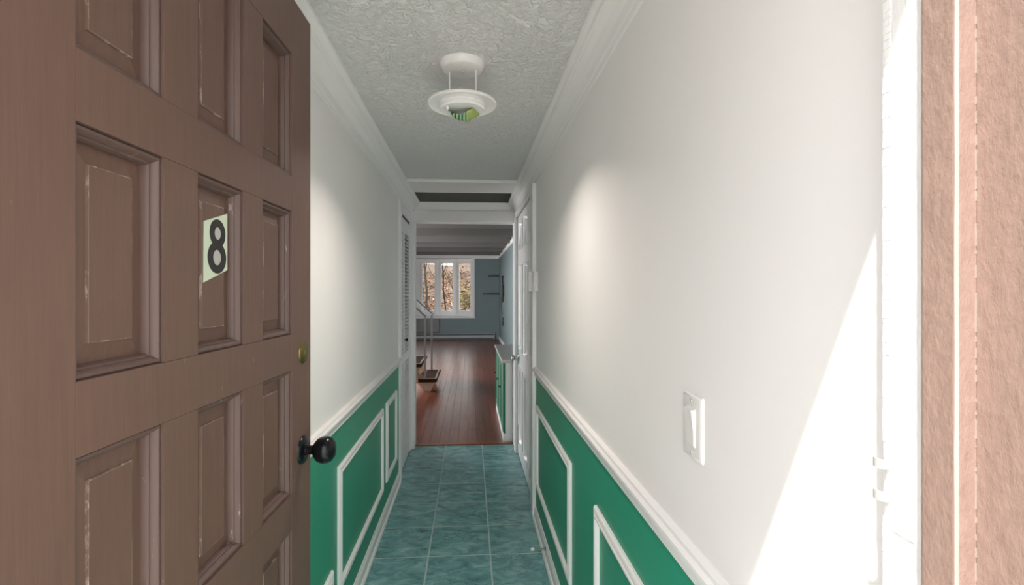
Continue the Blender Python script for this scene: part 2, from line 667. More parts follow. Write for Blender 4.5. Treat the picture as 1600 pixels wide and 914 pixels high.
# ------------------------------------------------------------------ floor
fl = MB().box(-0.75, 0.55, YX, 4.49, -0.12, -0.0012).build('floor', GROUT)
struct(fl, 'hall floor of teal marbled square tiles with pale grout', 'floor')
rows = [4.487, 4.19, 3.895, 3.60, 3.27, 2.94, 2.61]
while rows[-1] > 0.55:
    rows.append(rows[-1] - 0.33)
rows[-1] = 0.40
cols = [-0.55, -0.222, 0.106, 0.424]
tile_cache = {}
for j in range(len(rows) - 1):
    for i in range(3):
        w = cols[i + 1] - cols[i] - 0.008
        h = rows[j] - rows[j + 1] - 0.008
        key = (round(w, 3), round(h, 3))
        if key not in tile_cache:
            tile_cache[key] = MB().bbox(-w / 2, w / 2, -h / 2, h / 2, -0.0075, 0, 0.0015).mesh('tile', TILE)
        link('tile', tile_cache[key], fl, ((cols[i] + cols[i + 1]) / 2, (rows[j] + rows[j + 1]) / 2, 0))
th = MB().prism([(4.487, -0.02), (4.487, 0.002), (4.494, 0.008), (4.53, 0.008), (4.54, 0.0), (4.54, -0.02)], 'x', -0.50, 0.398).build('trim_1', THRES)
struct(th, 'low wooden threshold strip between teal tiles and wood floor', 'threshold')

# living room floor planks
lf = MB().box(XFAR, XB + 0.1, 4.54, YB + 0.1, -0.12, -0.006).build('floor', mat('seam_dark', (0.02, 0.012, 0.01, 1), 0.8))
struct(lf, 'living room floor of glossy reddish brown wood strips', 'floor')
PW = 0.088
PLANKS = [MB().bbox(-PW / 2 + 0.0009, PW / 2 - 0.0009, 0.0006, L - 0.0006, -0.012, 0, 0.001).mesh('plank', WOOD) for L in (0.7, 0.85, 1.0, 1.15, 1.3)]
PL = (0.7, 0.85, 1.0, 1.15, 1.3)
rest = MB()
x = XB - PW / 2
npl = 0
while x > XFAR:
    y = 4.54
    first = True
    while y < YB - 0.02:
        q = rnd.randrange(5)
        L = PL[q]
        if first:
            L = rnd.uniform(0.25, 1.0)
        if y + L > YB - 0.25:
            L = YB - y
        vis = x > -0.30 - 0.105 * y * 0.9
        if vis and npl < 300:
            if abs(L - PL[q]) < 1e-6:
                me = PLANKS[q]
            else:
                me = MB().bbox(-PW / 2 + 0.0009, PW / 2 - 0.0009, 0.0006, L - 0.0006, -0.012, 0, 0.001).mesh('plank', WOOD)
            link('plank', me, lf, (x, y, 0))
            npl += 1
        else:
            rest.box(x - PW / 2 + 0.0009, x + PW / 2 - 0.0009, y + 0.0006, y + L - 0.0006, -0.012, 0)
        y += L
        first = False
    x -= PW
ro = rest.build('plank_field', WOOD, lf)
ro['kind'] = 'stuff'

# ------------------------------------------------------------------ walls of the hall
CY0, CY1, CZ = 3.72, 4.36, 2.02           # closet opening
DY0, DY1, DZ = 3.24, 4.23, 2.05           # side door opening
wl = MB()
wl.box(XL - 0.10, XL, YF, CY0, -0.02, 2.30)
wl.box(XL - 0.10, XL, CY0, CY1, CZ, 2.30)
wl.box(XL - 0.10, XL, CY1, YE, -0.02, 2.30)
wl.box(XL - 0.10, XL, 3.5, YE, 2.30, 2.62)
wall_l = struct(wl.build('wall_left', WALL), 'left hall wall, white above a green wainscot', 'wall')
wr_ = MB()
wr_.box(XR, XR + 0.10, YF, DY0, -0.02, 2.30)
wr_.box(XR, XR + 0.10, DY0, DY1, DZ, 2.30)
wr_.box(XR, XR + 0.10, DY1, YE, -0.02, 2.30)
wr_.box(XR, XR + 0.10, 3.5, YE, 2.30, 2.62)
wall_r = struct(wr_.build('wall_right', WALL), 'right hall wall, white above a green wainscot', 'wall')

# wainscot: green field under the chair rail
MB().box(XL, XL + 0.004, YF, 3.64, 0.0, 0.868).build('wainscot', GREEN, wall_l)['label'] = 'green painted lower wall'
MB().box(XR - 0.004, XR, YF, 3.01, 0.0, 0.888).build('wainscot', GREEN, wall_r)['label'] = 'green painted lower wall'

# chair rails
RAIL = [(0, 0), (0.008, 0.0), (0.014, 0.006), (0.013, 0.020), (0.020, 0.026), (0.026, 0.040), (0.026, 0.047), (0.018, 0.052), (0.016, 0.058), (0, 0.060)]


def rail(name, side, y0, y1, z0, label):
    X = XL if side < 0 else XR
    s = -side
    o = MB().prism([(X + s * p, z0 + q) for p, q in RAIL], 'y', y0, y1).build(name, TRIMW)
    return struct(o, label, 'chair rail')


rail('trim_2', -1, YF, 3.64, 0.858, 'white moulded chair rail along the left hall wall')
rail('trim_3', 1, YF, 3.01, 0.880, 'white moulded chair rail along the right hall wall')

# baseboards with a shoe moulding
BASE = [(0, 0), (0.026, 0), (0.026, 0.010), (0.020, 0.020), (0.016, 0.022), (0.015, 0.062), (0.010, 0.072), (0.008, 0.080), (0, 0.082)]


def baseb(name, side, y0, y1, label):
    X = XL if side < 0 else XR
    s = -side
    o = MB().prism([(X + s * p, 0.001 + q) for p, q in BASE], 'y', y0, y1).build(name, TRIMW)
    return struct(o, label, 'baseboard')


baseb('baseboard_left', -1, YF, 3.64, 'white baseboard along the left hall wall')
baseb('baseboard_right', 1, YF, 3.01, 'white baseboard along the right hall wall')

# picture frame mouldings on the wainscot
FPROF = [(0, 0.0), (0.0, 0.006), (0.004, 0.011), (0.012, 0.013), (0.020, 0.011), (0.024, 0.014), (0.030, 0.014), (0.035, 0.008), (0.036, 0.0)]


def pframe(side, y0, y1, z0, z1):
    X = XL if side < 0 else XR
    s = -side
    w = wall_l if side < 0 else wall_r
    o = MB().frame(y0, y1, z0, z1, FPROF, lambda a, b, o_: (X + s * (0.004 + o_), a, b)).build('panel_moulding', TRIMW, w)
    return o


pframe(-1, 1.975, 2.965, 0.205, 0.705)
pframe(-1, 3.085, 3.50, 0.212, 0.708)
pframe(-1, 1.0, 1.895, 0.13, 0.345)
pframe(1, 1.925, 2.925, 0.222, 0.718)
pframe(1, 0.56, 1.545, 0.222, 0.718)

# crown mouldings: side walls and header share one profile (out from wall, up)
CROWN = [(0, 0.0), (0.007, 0.0), (0.010, 0.008), (0.008, 0.014), (0.014, 0.020), (0.020, 0.040), (0.036, 0.060), (0.052, 0.072),
         (0.056, 0.078), (0.062, 0.080), (0.066, 0.090), (0.076, 0.098), (0.080, 0.104), (0.080, 0.115), (0, 0.115)]


def crown_side(name, side, y0, y1, label):
    X = XL if side < 0 else XR
    s = -side
    k = 1.05 if side < 0 else 0.90
    b = MB()
    pts0 = [(X + s * p * k, y0, HC - 0.115 + q) for p, q in CROWN]
    pts1 = [(X + s * p * k, y1 - p * 0.6, HC - 0.115 + q) for p, q in CROWN]   # mitred into the header crown
    n = len(CROWN)
    b.add(pts0 + pts1, [tuple(range(n)), tuple(range(n, 2 * n))] + [(i, (i + 1) % n, n + (i + 1) % n, n + i) for i in range(n)])
    o = b.build(name, TRIMW)
    return struct(o, label, 'crown moulding')


crown_side('trim_4', -1, YF, YE, 'white crown moulding along the left side of the hall ceiling')
crown_side('trim_5', 1, YF, YE, 'white crown moulding along the right side of the hall ceiling')

# hall ceiling, beam, raised ceiling behind it
ce = MB().box(XL - 0.1, XR + 0.1, YF, 3.5, HC, HC + 0.12).build('ceiling', STUCCO)
struct(ce, 'hall ceiling in rough swirled white texture', 'ceiling')
bm_ = MB()
bm_.bbox(XL + 0.02, XR - 0.02, 3.5, 3.90, 2.186, 2.22, 0.002).bbox(XL + 0.02, XR - 0.02, 3.49, 3.53, 2.178, 2.20, 0.004).bbox(XL + 0.02, XR - 0.02, 3.535, 3.55, 2.183, 2.20, 0.003)
struct(bm_.build('trim_6', TRIMW), 'white flat board crossing the ceiling at the end of the texture', 'ceiling board')
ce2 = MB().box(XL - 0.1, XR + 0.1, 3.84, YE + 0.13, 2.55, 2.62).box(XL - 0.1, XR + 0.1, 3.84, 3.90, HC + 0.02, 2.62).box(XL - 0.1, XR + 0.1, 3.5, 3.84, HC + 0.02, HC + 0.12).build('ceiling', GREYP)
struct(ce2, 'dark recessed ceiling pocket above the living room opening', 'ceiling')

# end wall with header; the opening runs nearly the full hall width
OX0, OX1, OZ = -0.504, 0.400, 2.035
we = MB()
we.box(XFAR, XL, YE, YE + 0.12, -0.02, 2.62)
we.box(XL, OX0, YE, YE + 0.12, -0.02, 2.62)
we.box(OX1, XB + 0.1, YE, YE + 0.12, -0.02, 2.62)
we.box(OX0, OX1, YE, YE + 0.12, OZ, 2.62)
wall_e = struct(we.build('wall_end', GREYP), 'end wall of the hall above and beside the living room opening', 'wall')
hd = MB().prism([(YE - p * 0.6, HC - 0.072 + q * 0.62) for p, q in CROWN], 'x', XL + 0.03, XR - 0.02)
struct(hd.build('trim_7', TRIMW), 'white crown moulding across the header of the living room opening', 'crown moulding')
cz = empty('trim_8', (0, YE, 0))
struct(cz, 'white casing framing the opening to the living room', 'door casing')
MB().bbox(XL + 0.002, XR - 0.002, -0.016, 0, OZ, HC - 0.072, 0.002).build('head_casing', TRIMW, cz)
MB().bbox(-0.556, OX0, -0.016, 0, 0.0, OZ, 0.002).bbox(-0.512, OX0 + 0.002, -0.022, 0, 0.0, OZ, 0.002).build('side_casing', TRIMW, cz)
MB().bbox(OX1, XR + 0.02, -0.016, 0, 0.0, OZ, 0.002).build('side_casing', TRIMW, cz)
MB().box(OX0 - 0.002, OX0 + 0.006, 0, 0.13, 0.0, OZ).build('jamb', TRIMW, cz)
MB().box(OX1 - 0.006, OX1 + 0.002, 0, 0.13, 0.0, OZ).build('jamb', TRIMW, cz)
MB().box(OX0, OX1, 0, 0.13, OZ - 0.008, OZ + 0.002).build('head_jamb', TRIMW, cz)

# ------------------------------------------------------------------ entrance wall and frame
ew = MB()
ew.box(-3.5, -0.52, YX, YF, -0.12, 3.0)
ew.box(0.44, 3.0, YX, YF, -0.12, 3.0)
ew.box(-0.52, 0.44, YX, YF, 2.15, 3.0)
struct(ew.build('wall_front', EXTW), 'outer entrance wall around the front door', 'wall')

fr = empty('trim_9', (0.362, 0.357, 0))
struct(fr, 'brown and white painted wooden frame of the front door', 'door frame')
oX, oY = 0.362, 0.357            # rabbet face and stop


def fpart(name, m, b):
    return b.build(name, m, fr)


def fbx(x0, x1, y0, y1, z0, z1, bev=0.0015):
    return MB().bbox(x0, x1, y0, y1, z0, z1, bev)


PALE = mat('edge_highlight_pale', srgb((168, 148, 138)), 0.5, var=0.2, vscale=14)  # pale colour standing for light on the stop's rounded edge
fpart('jamb', JAMBW, fbx(0, 0.08, -0.005, 0.0505, 0.0, 2.15, 0.001))['label'] = 'white rabbet the door closes into'
# ragged ridged edge of the white rabbet
rag = MB()
zz = 0.2
while zz < 2.1:
    hh = rnd.uniform(0.004, 0.011)
    if not (1.20 < zz < 1.265):
        dx = rnd.uniform(0.0002, 0.0008)
        rag.bbox(-dx, 0.003, 0.0425, 0.0507 + rnd.uniform(0, 0.0005), zz, zz + hh * 0.98, 0.0006)
    zz += hh
fpart('paint_ridge', JAMBW, rag)['kind'] = 'stuff'
fpart('weather_strip', mat('weather_strip_grey', (0.62, 0.63, 0.62, 1), 0.6), fbx(-0.004, 0.001, 0.0, 0.0085, 0.0, 2.12, 0.002))
fpart('door_stop_strip', BROWNJ, fbx(-0.015, 0.004, -0.0285, 0.0, 0.0, 2.12, 0.003))
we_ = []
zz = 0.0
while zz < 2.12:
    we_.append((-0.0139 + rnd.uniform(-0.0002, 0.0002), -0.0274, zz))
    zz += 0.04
fpart('edge_highlight', PALE, MB().tube(we_, 0.0016, 8))  # painted highlight along the rounded stop edge
fpart('outer_jamb', BROWNJ, fbx(0.0, 0.08, YX - oY, -0.028, 0.0, 2.15, 0.0015))
seam = MB()
zz = 0.6
while zz < 2.1:
    hh = rnd.uniform(0.001, 0.006)
    if rnd.random() < 0.5:
        seam.box(-0.0004, 0.001, -0.0290, -0.0282, zz, zz + hh)
    zz += hh
fpart('caulk_highlight', mat('caulk_highlight_tan', srgb((168, 146, 136)), 0.6), seam)['kind'] = 'stuff'  # pale dashes put the caulk seam's dotted highlights into the colour
fpart('jamb', BROWNJ, fbx(-0.90, -0.852, YX - oY, 0.05, 0.0, 2.15, 0.001))
fpart('door_stop_strip', BROWNJ, fbx(-0.852, -0.837, -0.0285, 0.0, 0.0, 2.12, 0.002))
fpart('head_jamb', BROWNJ, fbx(-0.90, 0.08, YX - oY, 0.083, 2.118, 2.16, 0.001))
fpart('door_sill', CHROME, fbx(-0.852, 0.0, YX - oY - 0.03, 0.06, -0.02, 0.014, 0.004))
sp = fpart('strike_plate', JAMBW, fbx(-0.0009, 0.001, 0.020, 0.047, 1.195, 1.27, 0.0005))
for zc in (1.2505, 1.2225):
    b = MB()
    n = 9
    pi_, po_ = [], []
    for i in range(n):
        a = math.pi * (0.05 + 0.75 * i / (n - 1))
        pi_.append((-0.0005 - 0.0058 * math.sin(a), 0.0500 + 0.0065 * (-math.cos(a))))
        po_.append((-0.0005 - 0.0070 * math.sin(a), 0.0500 + 0.0079 * (-math.cos(a))))
    vs_ = [(p[0], p[1], zc - 0.004) for p in pi_] + [(p[0], p[1], zc + 0.004) for p in pi_] + [(p[0], p[1], zc - 0.004) for p in po_] + [(p[0], p[1], zc + 0.004) for p in po_]
    fs = []
    for i in range(n - 1):
        fs += [(i, i + 1, n + i + 1, n + i), (2 * n + i, 3 * n + i, 3 * n + i + 1, 2 * n + i + 1), (i, 2 * n + i, 2 * n + i + 1, i + 1), (n + i, n + i + 1, 3 * n + i + 1, 3 * n + i)]
    fs += [(0, n, 3 * n, 2 * n), (n - 1, 2 * n + n - 1, 3 * n + n - 1, n + n - 1)]
    b.add(vs_, fs)
    b.build('strike_lip', mat('dull_zinc', (0.5, 0.5, 0.48, 1), 0.5, metal=0.3), sp, True)

# ------------------------------------------------------------------ front door, open against the left
DANG = R(90 - 1.494)
DW, DT = 0.86, 0.045
HX, HY = -0.439, 0.448
door = empty('door_1', (HX, HY, 0), DANG)
struct(door, 'open brown panelled front door with a number eight sign', 'front door')


def dbox(name, x0, x1, z0, z1, m=BROWN, y0=0.0, y1=DT, bev=0.0008):
    return MB().bbox(x0, x1, y0, y1, z0, z1, bev).build(name, m, door)


DZ0, DZ1 = 0.022, 2.097
cxs = [(0.124, 0.274), (0.357, 0.505), (0.585, 0.736)]
rzs = [(1.672, 1.962), (1.300, 1.590), (0.922, 1.215), (0.545, 0.838), (0.170, 0.460)]
dbox('stile', -0.026, 0.1237, DZ0, DZ1)
dbox('stile', 0.7363, DW, DZ0, DZ1)
zs = [DZ1] + [z for r_ in rzs for z in (r_[1], r_[0])] + [DZ0]
for i in range(0, len(zs), 2):
    dbox('rail', 0.124, 0.736, zs[i + 1], zs[i])
MOULD = [(0, 0.0005), (0.0004, 0.0060), (0.0025, 0.0040), (0.0060, 0.0042), (0.0090, 0.0075), (0.0105, 0.0125), (0.0125, 0.0130), (0.0145, 0.0165), (0.0150, 0.0245)]
for (z0, z1) in rzs:
    for k in range(2):
        dbox('mullion', cxs[k][1] + 0.0003, cxs[k + 1][0] - 0.0003, z0 + 0.0003, z1 - 0.0003, y0=0.0004)
    for (x0, x1) in cxs:
        p = MB()
        pl = lambda a, b_, o_: (a, o_, b_)
        i_ = 0.0400
        p.frame(x0, x1, z0, z1, [(0.0, 0.034), (0.0, 0.0245), (0.016, 0.0240), (0.0380, 0.0205)], pl)
        p.frame(x0, x1, z0, z1, [(0.0380, 0.0205), (0.0388, 0.0172), (i_, 0.0168)], pl, k=1)
        p.add([(x0 + i_, 0.0168, z0 + i_), (x1 - i_, 0.0168, z0 + i_), (x1 - i_, 0.0168, z1 - i_), (x0 + i_, 0.0168, z1 - i_)], [(0, 1, 2, 3)])
        p.add([(x0, 0.034, z0), (x1, 0.034, z0), (x1, 0.034, z1), (x0, 0.034, z1)], [(0, 1, 2, 3)])
        po = p.build('panel', [BROWN, BROWNW], door)
        MB().frame(x0, x1, z0, z1, MOULD, pl).build('panel_moulding', BROWNM, po, True)

# knob: rosette, neck, ball (outwards is local -y)
kb = MB().lathe([(0.0, -0.0095), (0.020, -0.0095), (0.029, -0.008), (0.0335, -0.004), (0.0345, 0.0)], 40, (0.802, 0, 1.006), 'y').build('knob_rosette', BLACKM, door, True)
MB().lathe([(0.013, -0.006), (0.0125, -0.012), (0.011, -0.022), (0.012, -0.028), (0.019, -0.031), (0.0275, -0.038), (0.032, -0.047), (0.0335, -0.056), (0.032, -0.065), (0.0275, -0.073), (0.019, -0.079), (0.009, -0.081), (0.0, -0.0815)], 40, (0.802, 0, 1.006), 'y').build('knob', BLACKM, door, True)
dbp = MB().lathe([(0.0, -0.0075), (0.012, -0.0072), (0.022, -0.0055), (0.0262, -0.003), (0.027, 0.0)], 36, (0.806, 0, 1.249), 'y').build('deadbolt', BRASS, door, True)
MB().lathe([(0.0, -0.0095), (0.006, -0.0094), (0.0085, -0.0085), (0.009, -0.006)], 24, (0.806, 0, 1.249), 'y').build('key_cylinder', BRASS, dbp, True)
# inner thumb turn and hinges on the far side
for hz in (0.28, 1.05, 1.85):
    MB().lathe([(0.0, hz - 0.05), (0.006, hz - 0.05), (0.006, hz + 0.05), (0.0, hz + 0.05)], 12, (-0.032, DT + 0.004, 0)).box(-0.026, 0.03, DT, DT + 0.0015, hz - 0.05, hz + 0.05).build('hinge', BRASS, door)

# number sign on the middle panel of the second row (a slanted card)
sg = empty('number_sign', (0, 0, 0))
sg.parent = None


def dpt(x_, y_, z_):
    c, s = math.cos(DANG), math.sin(DANG)
    return (HX + x_ * c - y_ * s, HY + x_ * s + y_ * c, z_)


sgb = dpt(0.434, 0.0170, 1.4165)
sg.location = sgb
sg.rotation_euler = (0, 0, DANG)
sg.scale = (1.03, 1, 1.035)
tag(sg, 'pale green slanted card with a black number 8 stuck on the brown door', 'sign')
SX0, SX1 = -0.032, 0.0405
yc = -0.0012
cv = [(SX0 - 0.0015, 0.0, -0.001), (SX1, 0.0, 0.0225), (SX1, 0.0, 0.1215), (SX0, 0.0, 0.0985)]
MB().add(cv + [(a, yc, c) for a, b_, c in cv], [(0, 1, 2, 3), (4, 7, 6, 5), (0, 4, 5, 1), (1, 5, 6, 2), (2, 6, 7, 3), (3, 7, 4, 0)]).build('card', SIGNP, sg)


def ring(name, cx_, cz_, ro_, rz_, ri, riz, y_, m, parent):
    n = 40
    vs_, fs = [], []
    for i in range(n):
        a = 2 * math.pi * i / n
        vs_ += [(cx_ + ro_ * math.cos(a), y_, cz_ + rz_ * math.sin(a)), (cx_ + ri * math.cos(a), y_, cz_ + riz * math.sin(a))]
    for i in range(n):
        j = (i + 1) % n
        fs.append((2 * i, 2 * j, 2 * j + 1, 2 * i + 1))
    return MB().add(vs_, fs).build(name, m, parent)


dg = MB()
n = 40
for (cx_, cz_, ro_, rz_, ri, riz, yy) in ((0.0085, 0.0830, 0.0245, 0.0240, 0.0098, 0.0105, -0.0018), (0.0065, 0.0420, 0.0285, 0.0270, 0.0125, 0.0130, -0.0019)):
    vs_, fs = [], []
    for i in range(n):
        a = 2 * math.pi * i / n
        ca, sa = math.cos(a), math.sin(a)
        vs_ += [(cx_ + ro_ * ca, yy, cz_ + rz_ * sa), (cx_ + ri * ca, yy, cz_ + riz * sa), (cx_ + ro_ * ca, yc, cz_ + rz_ * sa), (cx_ + ri * ca, yc, cz_ + riz * sa)]
    for i in range(n):
        j = (i + 1) % n
        fs += [(4 * i, 4 * j, 4 * j + 1, 4 * i + 1), (4 * i, 4 * i + 2, 4 * j + 2, 4 * j), (4 * i + 1, 4 * j + 1, 4 * j + 3, 4 * i + 3)]
    dg.add(vs_, fs)
dg.build('digit', SIGNK, sg)
cn = MB()
for (cx_, cz_, ri, riz) in ((0.0085, 0.0830, 0.0100, 0.0107), (0.0065, 0.0420, 0.0127, 0.0132)):
    cn.add([(cx_ + ri * math.cos(2 * math.pi * i / n), yc - 0.0002, cz_ + riz * math.sin(2 * math.pi * i / n)) for i in range(n)], [tuple(range(n))])
cn.build('digit_counter', SIGNH, sg)

# ------------------------------------------------------------------ side door on the right (six panels)
d2 = empty('door_2', (XR + 0.004, 3.25, 0.012))
struct(d2, 'closed white six panel door in the right hall wall', 'door')
DL, DH = 0.965, 2.028
cyl = [(0.185, 0.44), (0.565, 0.825)]
rz2 = [(1.735, 1.965), (0.905, 1.61), (0.135, 0.76)]
for (a, b_) in ((0, cyl[0][0]), (cyl[1][1], DL)):
    MB().bbox(0, 0.035, a, b_, 0, DH, 0.001).build('stile', DOORW, d2)
zs = [DH] + [z for r_ in rz2 for z in (r_[1], r_[0])] + [0.0]
for i in range(0, len(zs), 2):
    MB().bbox(0.0003, 0.035, cyl[0][0], cyl[1][1], zs[i + 1], zs[i], 0.001).build('rail', DOORW, d2)
for (z0, z1) in rz2:
    MB().bbox(0.0003, 0.035, cyl[0][1], cyl[1][0], z0, z1, 0.001).build('mullion', DOORW, d2)
    for (a, b_) in cyl:
        pl = lambda u_, w_, o_: (-o_, u_, w_)
        p = MB().frame(a, b_, z0, z1, [(0, 0.0), (0.0, 0.006), (0.006, 0.010), (0.012, 0.008), (0.020, -0.004), (0.034, -0.009), (0.050, -0.004), (0.062, -0.002)], pl)
        i_ = 0.062
        p.add([(0.002, a + i_, z0 + i_), (0.002, b_ - i_, z0 + i_), (0.002, b_ - i_, z1 - i_), (0.002, a + i_, z1 - i_)], [(0, 1, 2, 3)])
        p.build('panel', DOORW, d2, True)
for hz in (0.19, 1.01, 1.84):
    b = MB().lathe([(0.0, hz - 0.05), (0.0075, hz - 0.05), (0.0075, hz + 0.05), (0.0, hz + 0.05)], 12, (-0.008, 0.012, 0))
    b.box(-0.003, 0.0, 0.012, 0.06, hz - 0.048, hz + 0.048)
    b.build('hinge', CHROME, d2)
ks = MB().lathe([(0.0, -0.010), (0.022, -0.010), (0.030, -0.005), (0.032, 0.0)], 24, (0, 0.90, 0.826), 'x').build('knob_rosette', CHROME, d2, True)
MB().lathe([(0.012, -0.006), (0.010, -0.030), (0.016, -0.036), (0.026, -0.044), (0.028, -0.054), (0.024, -0.062), (0.0, -0.066)], 24, (0, 0.90, 0.826), 'x').build('knob', CHROME, d2, True)
MB().box(-0.002, 0.0, 0.885, 0.955, 0.77, 0.93).build('latch_patch', GREEN, d2)['label'] = 'patch of old green paint round the knob'
MB().bbox(-0.004, 0.0, 0.885, 0.945, 0.10, 0.245, 0.001).build('vent_patch', mat('dull_grey', srgb((128, 128, 126)), 0.6), d2)['label'] = 'small dull grey plate low on the door'
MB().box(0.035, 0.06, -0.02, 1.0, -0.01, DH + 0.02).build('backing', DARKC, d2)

c2 = empty('trim_10', (XR, 3.01, 0))
struct(c2, 'white casing around the six panel side door', 'door casing')
MB().bbox(-0.024, 0, 0.0, 0.085, 0, 2.075, 0.003).bbox(-0.010, 0.02, 0.085, 0.232, 0, 2.06, 0.001).build('side_casing', TRIMW, c2)
MB().bbox(-0.020, 0, 1.225, 1.315, 0, 2.06, 0.003).build('side_casing', TRIMW, c2)
MB().bbox(-0.020, 0, 0.085, 1.225, 2.045, 2.084, 0.003).build('head_casing', TRIMW, c2)

# ------------------------------------------------------------------ closet with louvred bifold door on the left
d3 = empty('door_3', (-0.560, 3.70, 0.012))
struct(d3, 'white louvred bifold closet door in the left hall wall', 'closet door')
SLAT = None
for (a, b_) in ((0.0, 0.282), (0.285, 0.655)):
    leaf = MB()
    leaf.bbox(0, 0.028, a, a + 0.045, 0, 1.975, 0.0015)
    leaf.bbox(0, 0.028, b_ - 0.040, b_, 0, 1.975, 0.0015)
    leaf.bbox(0.001, 0.027, a + 0.045, b_ - 0.040, 1.865, 1.975, 0.0015)
    leaf.bbox(0.001, 0.027, a + 0.045, b_ - 0.040, 0.82, 0.885, 0.0015)
    leaf.bbox(0.001, 0.027, a + 0.045, b_ - 0.040, 0.0, 0.11, 0.0015)
    lo = leaf.build('leaf', DOORW, d3)
    L = b_ - a - 0.086
    sm = MB().prism([(0.001, 0.002), (0.002, -0.004), (0.028, 0.009), (0.027, 0.015)], 'y', 0, L).mesh('slat', DOORW)
    for (z0, z1) in ((0.885, 1.865), (0.11, 0.82)):
        nz_ = int((z1 - z0) / 0.0295)
        for i in range(nz_):
            z_ = z0 + 0.004 + i * (z1 - z0 - 0.006) / nz_
            # blades fall towards the hall
            s_ = link('slat', sm, lo, (0.028, a + 0.0455, z_))
            s_.scale = (-1, 1, 1)
MB().lathe([(0.0, 0.026), (0.009, 0.026), (0.013, 0.020), (0.012, 0.012), (0.006, 0.008), (0.007, 0.0)], 20, (0.028, 0.315, 1.00), 'x').build('knob', BLACKM, d3, True)
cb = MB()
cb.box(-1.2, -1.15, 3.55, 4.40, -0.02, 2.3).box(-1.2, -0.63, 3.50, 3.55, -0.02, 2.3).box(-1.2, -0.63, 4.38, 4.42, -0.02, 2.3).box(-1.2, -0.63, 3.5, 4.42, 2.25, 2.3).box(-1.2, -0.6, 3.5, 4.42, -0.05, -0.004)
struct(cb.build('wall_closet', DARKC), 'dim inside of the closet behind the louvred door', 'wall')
MB().box(-0.002, 0.024, 0.02, 0.655, 1.9755, 2.006).build('track', BLACKP, d3)
c3 = empty('trim_11', (XL, 3.64, 0))
struct(c3, 'white casing around the louvred closet door', 'door casing')
MB().bbox(0, 0.020, 0.0, 0.078, 0, 2.085, 0.003).build('side_casing', TRIMW, c3)
MB().bbox(-0.10, 0.004, 0.080, 0.762, 2.010, 2.084, 0.001).build('head_casing', TRIMW, c3)
MB().bbox(-0.10, 0.003, 0.725, 0.764, 0, 2.01, 0.001).build('side_casing', TRIMW, c3)

# ------------------------------------------------------------------ ceiling lamp
LX, LY = -0.028, 1.722
lamp = empty('ceiling_lamp', (LX, LY, HC))
tag(lamp, 'white disc ceiling lamp with a green striped glass below', 'ceiling lamp')
MB().lathe([(0.0, -0.024), (0.064, -0.024), (0.070, -0.021), (0.0770, -0.008), (0.0785, 0.0)], 48).build('canopy', TRIMW, lamp, True)
MB().lathe([(0.0, -0.033), (0.003, -0.0325), (0.0045, -0.029), (0.004, -0.023)], 16, (0.002, 0.0, 0)).build('screw', CHROME, lamp, True)
for rx, ry in ((-0.045, 0.012), (0.047, -0.006)):
    MB().tube([(rx, ry, -0.023), (rx, ry, -0.142)], 0.0032, 12).build('rod', TRIMW, lamp, True)
MB().lathe([(0.076, -0.128), (0.100, -0.136), (0.113, -0.140), (0.118, -0.137), (0.1205, -0.140), (0.1205, -0.145), (0.117, -0.147), (0.113, -0.145), (0.100, -0.142), (0.076, -0.134)], 64).build('disc', TRIMW, lamp, True)
MB().lathe([(0.079, -0.126), (0.079, -0.146), (0.076, -0.148), (0.0755, -0.150), (0.078, -0.152), (0.078, -0.160), (0.074, -0.164), (0.0, -0.164), ], 64).lathe([(0.0, -0.126), (0.079, -0.126)], 64).build('drum', TRIMW, lamp, True)
# added fill light under the unlit lamp, to brighten the hall
hl = bpy.data.lights.new('hall_fill_light', 'AREA')
ho = bpy.data.objects.new('hall_fill_light', hl)
COL.objects.link(ho)
ho.parent = lamp
ho.location = (0, 0, -0.206)
hl.shape = 'DISK'
hl.size = 0.08
hl.energy = HALL_FILL
hl.color = (1.0, 0.88, 0.81)
hl.spread = R(138)       # narrowed so the camera sees no glow
# hanging folded glass
gs = MB()
nu, nv = 16, 12
vs_, fs = [], []
for i in range(nu + 1):
    a = -1 + 2 * i / nu
    for j in range(nv + 1):
        b_ = -1 + 2 * j / nv
        sag = 0.034 * (1 - abs(a) ** 1.8) * (0.75 + 0.25 * math.cos(b_ * 1.4))
        vs_.append((0.0 + 0.049 * a + 0.012 * b_, 0.030 * b_ - 0.006 * a, -0.1655 - sag - 0.003 * math.sin(a * 9)))
for i in range(nu):
    for j in range(nv):
        q = i * (nv + 1) + j
        fs.append((q, q + 1, q + nv + 2, q + nv + 1))
gs.add(vs_, fs)
go = gs.build('glass_shade', SHADE, lamp, True)
go['label'] = 'green striped folded glass'
md = go.modifiers.new('thick', 'SOLIDIFY')
md.thickness = 0.003
for fx, fy in ((-0.050, -0.036), (0.050, 0.030)):
    MB().lathe([(0.0, -0.176), (0.0035, -0.1755), (0.0055, -0.171), (0.0045, -0.166), (0.003, -0.163)], 16, (fx, fy, 0)).build('finial', TRIMW, lamp, True)

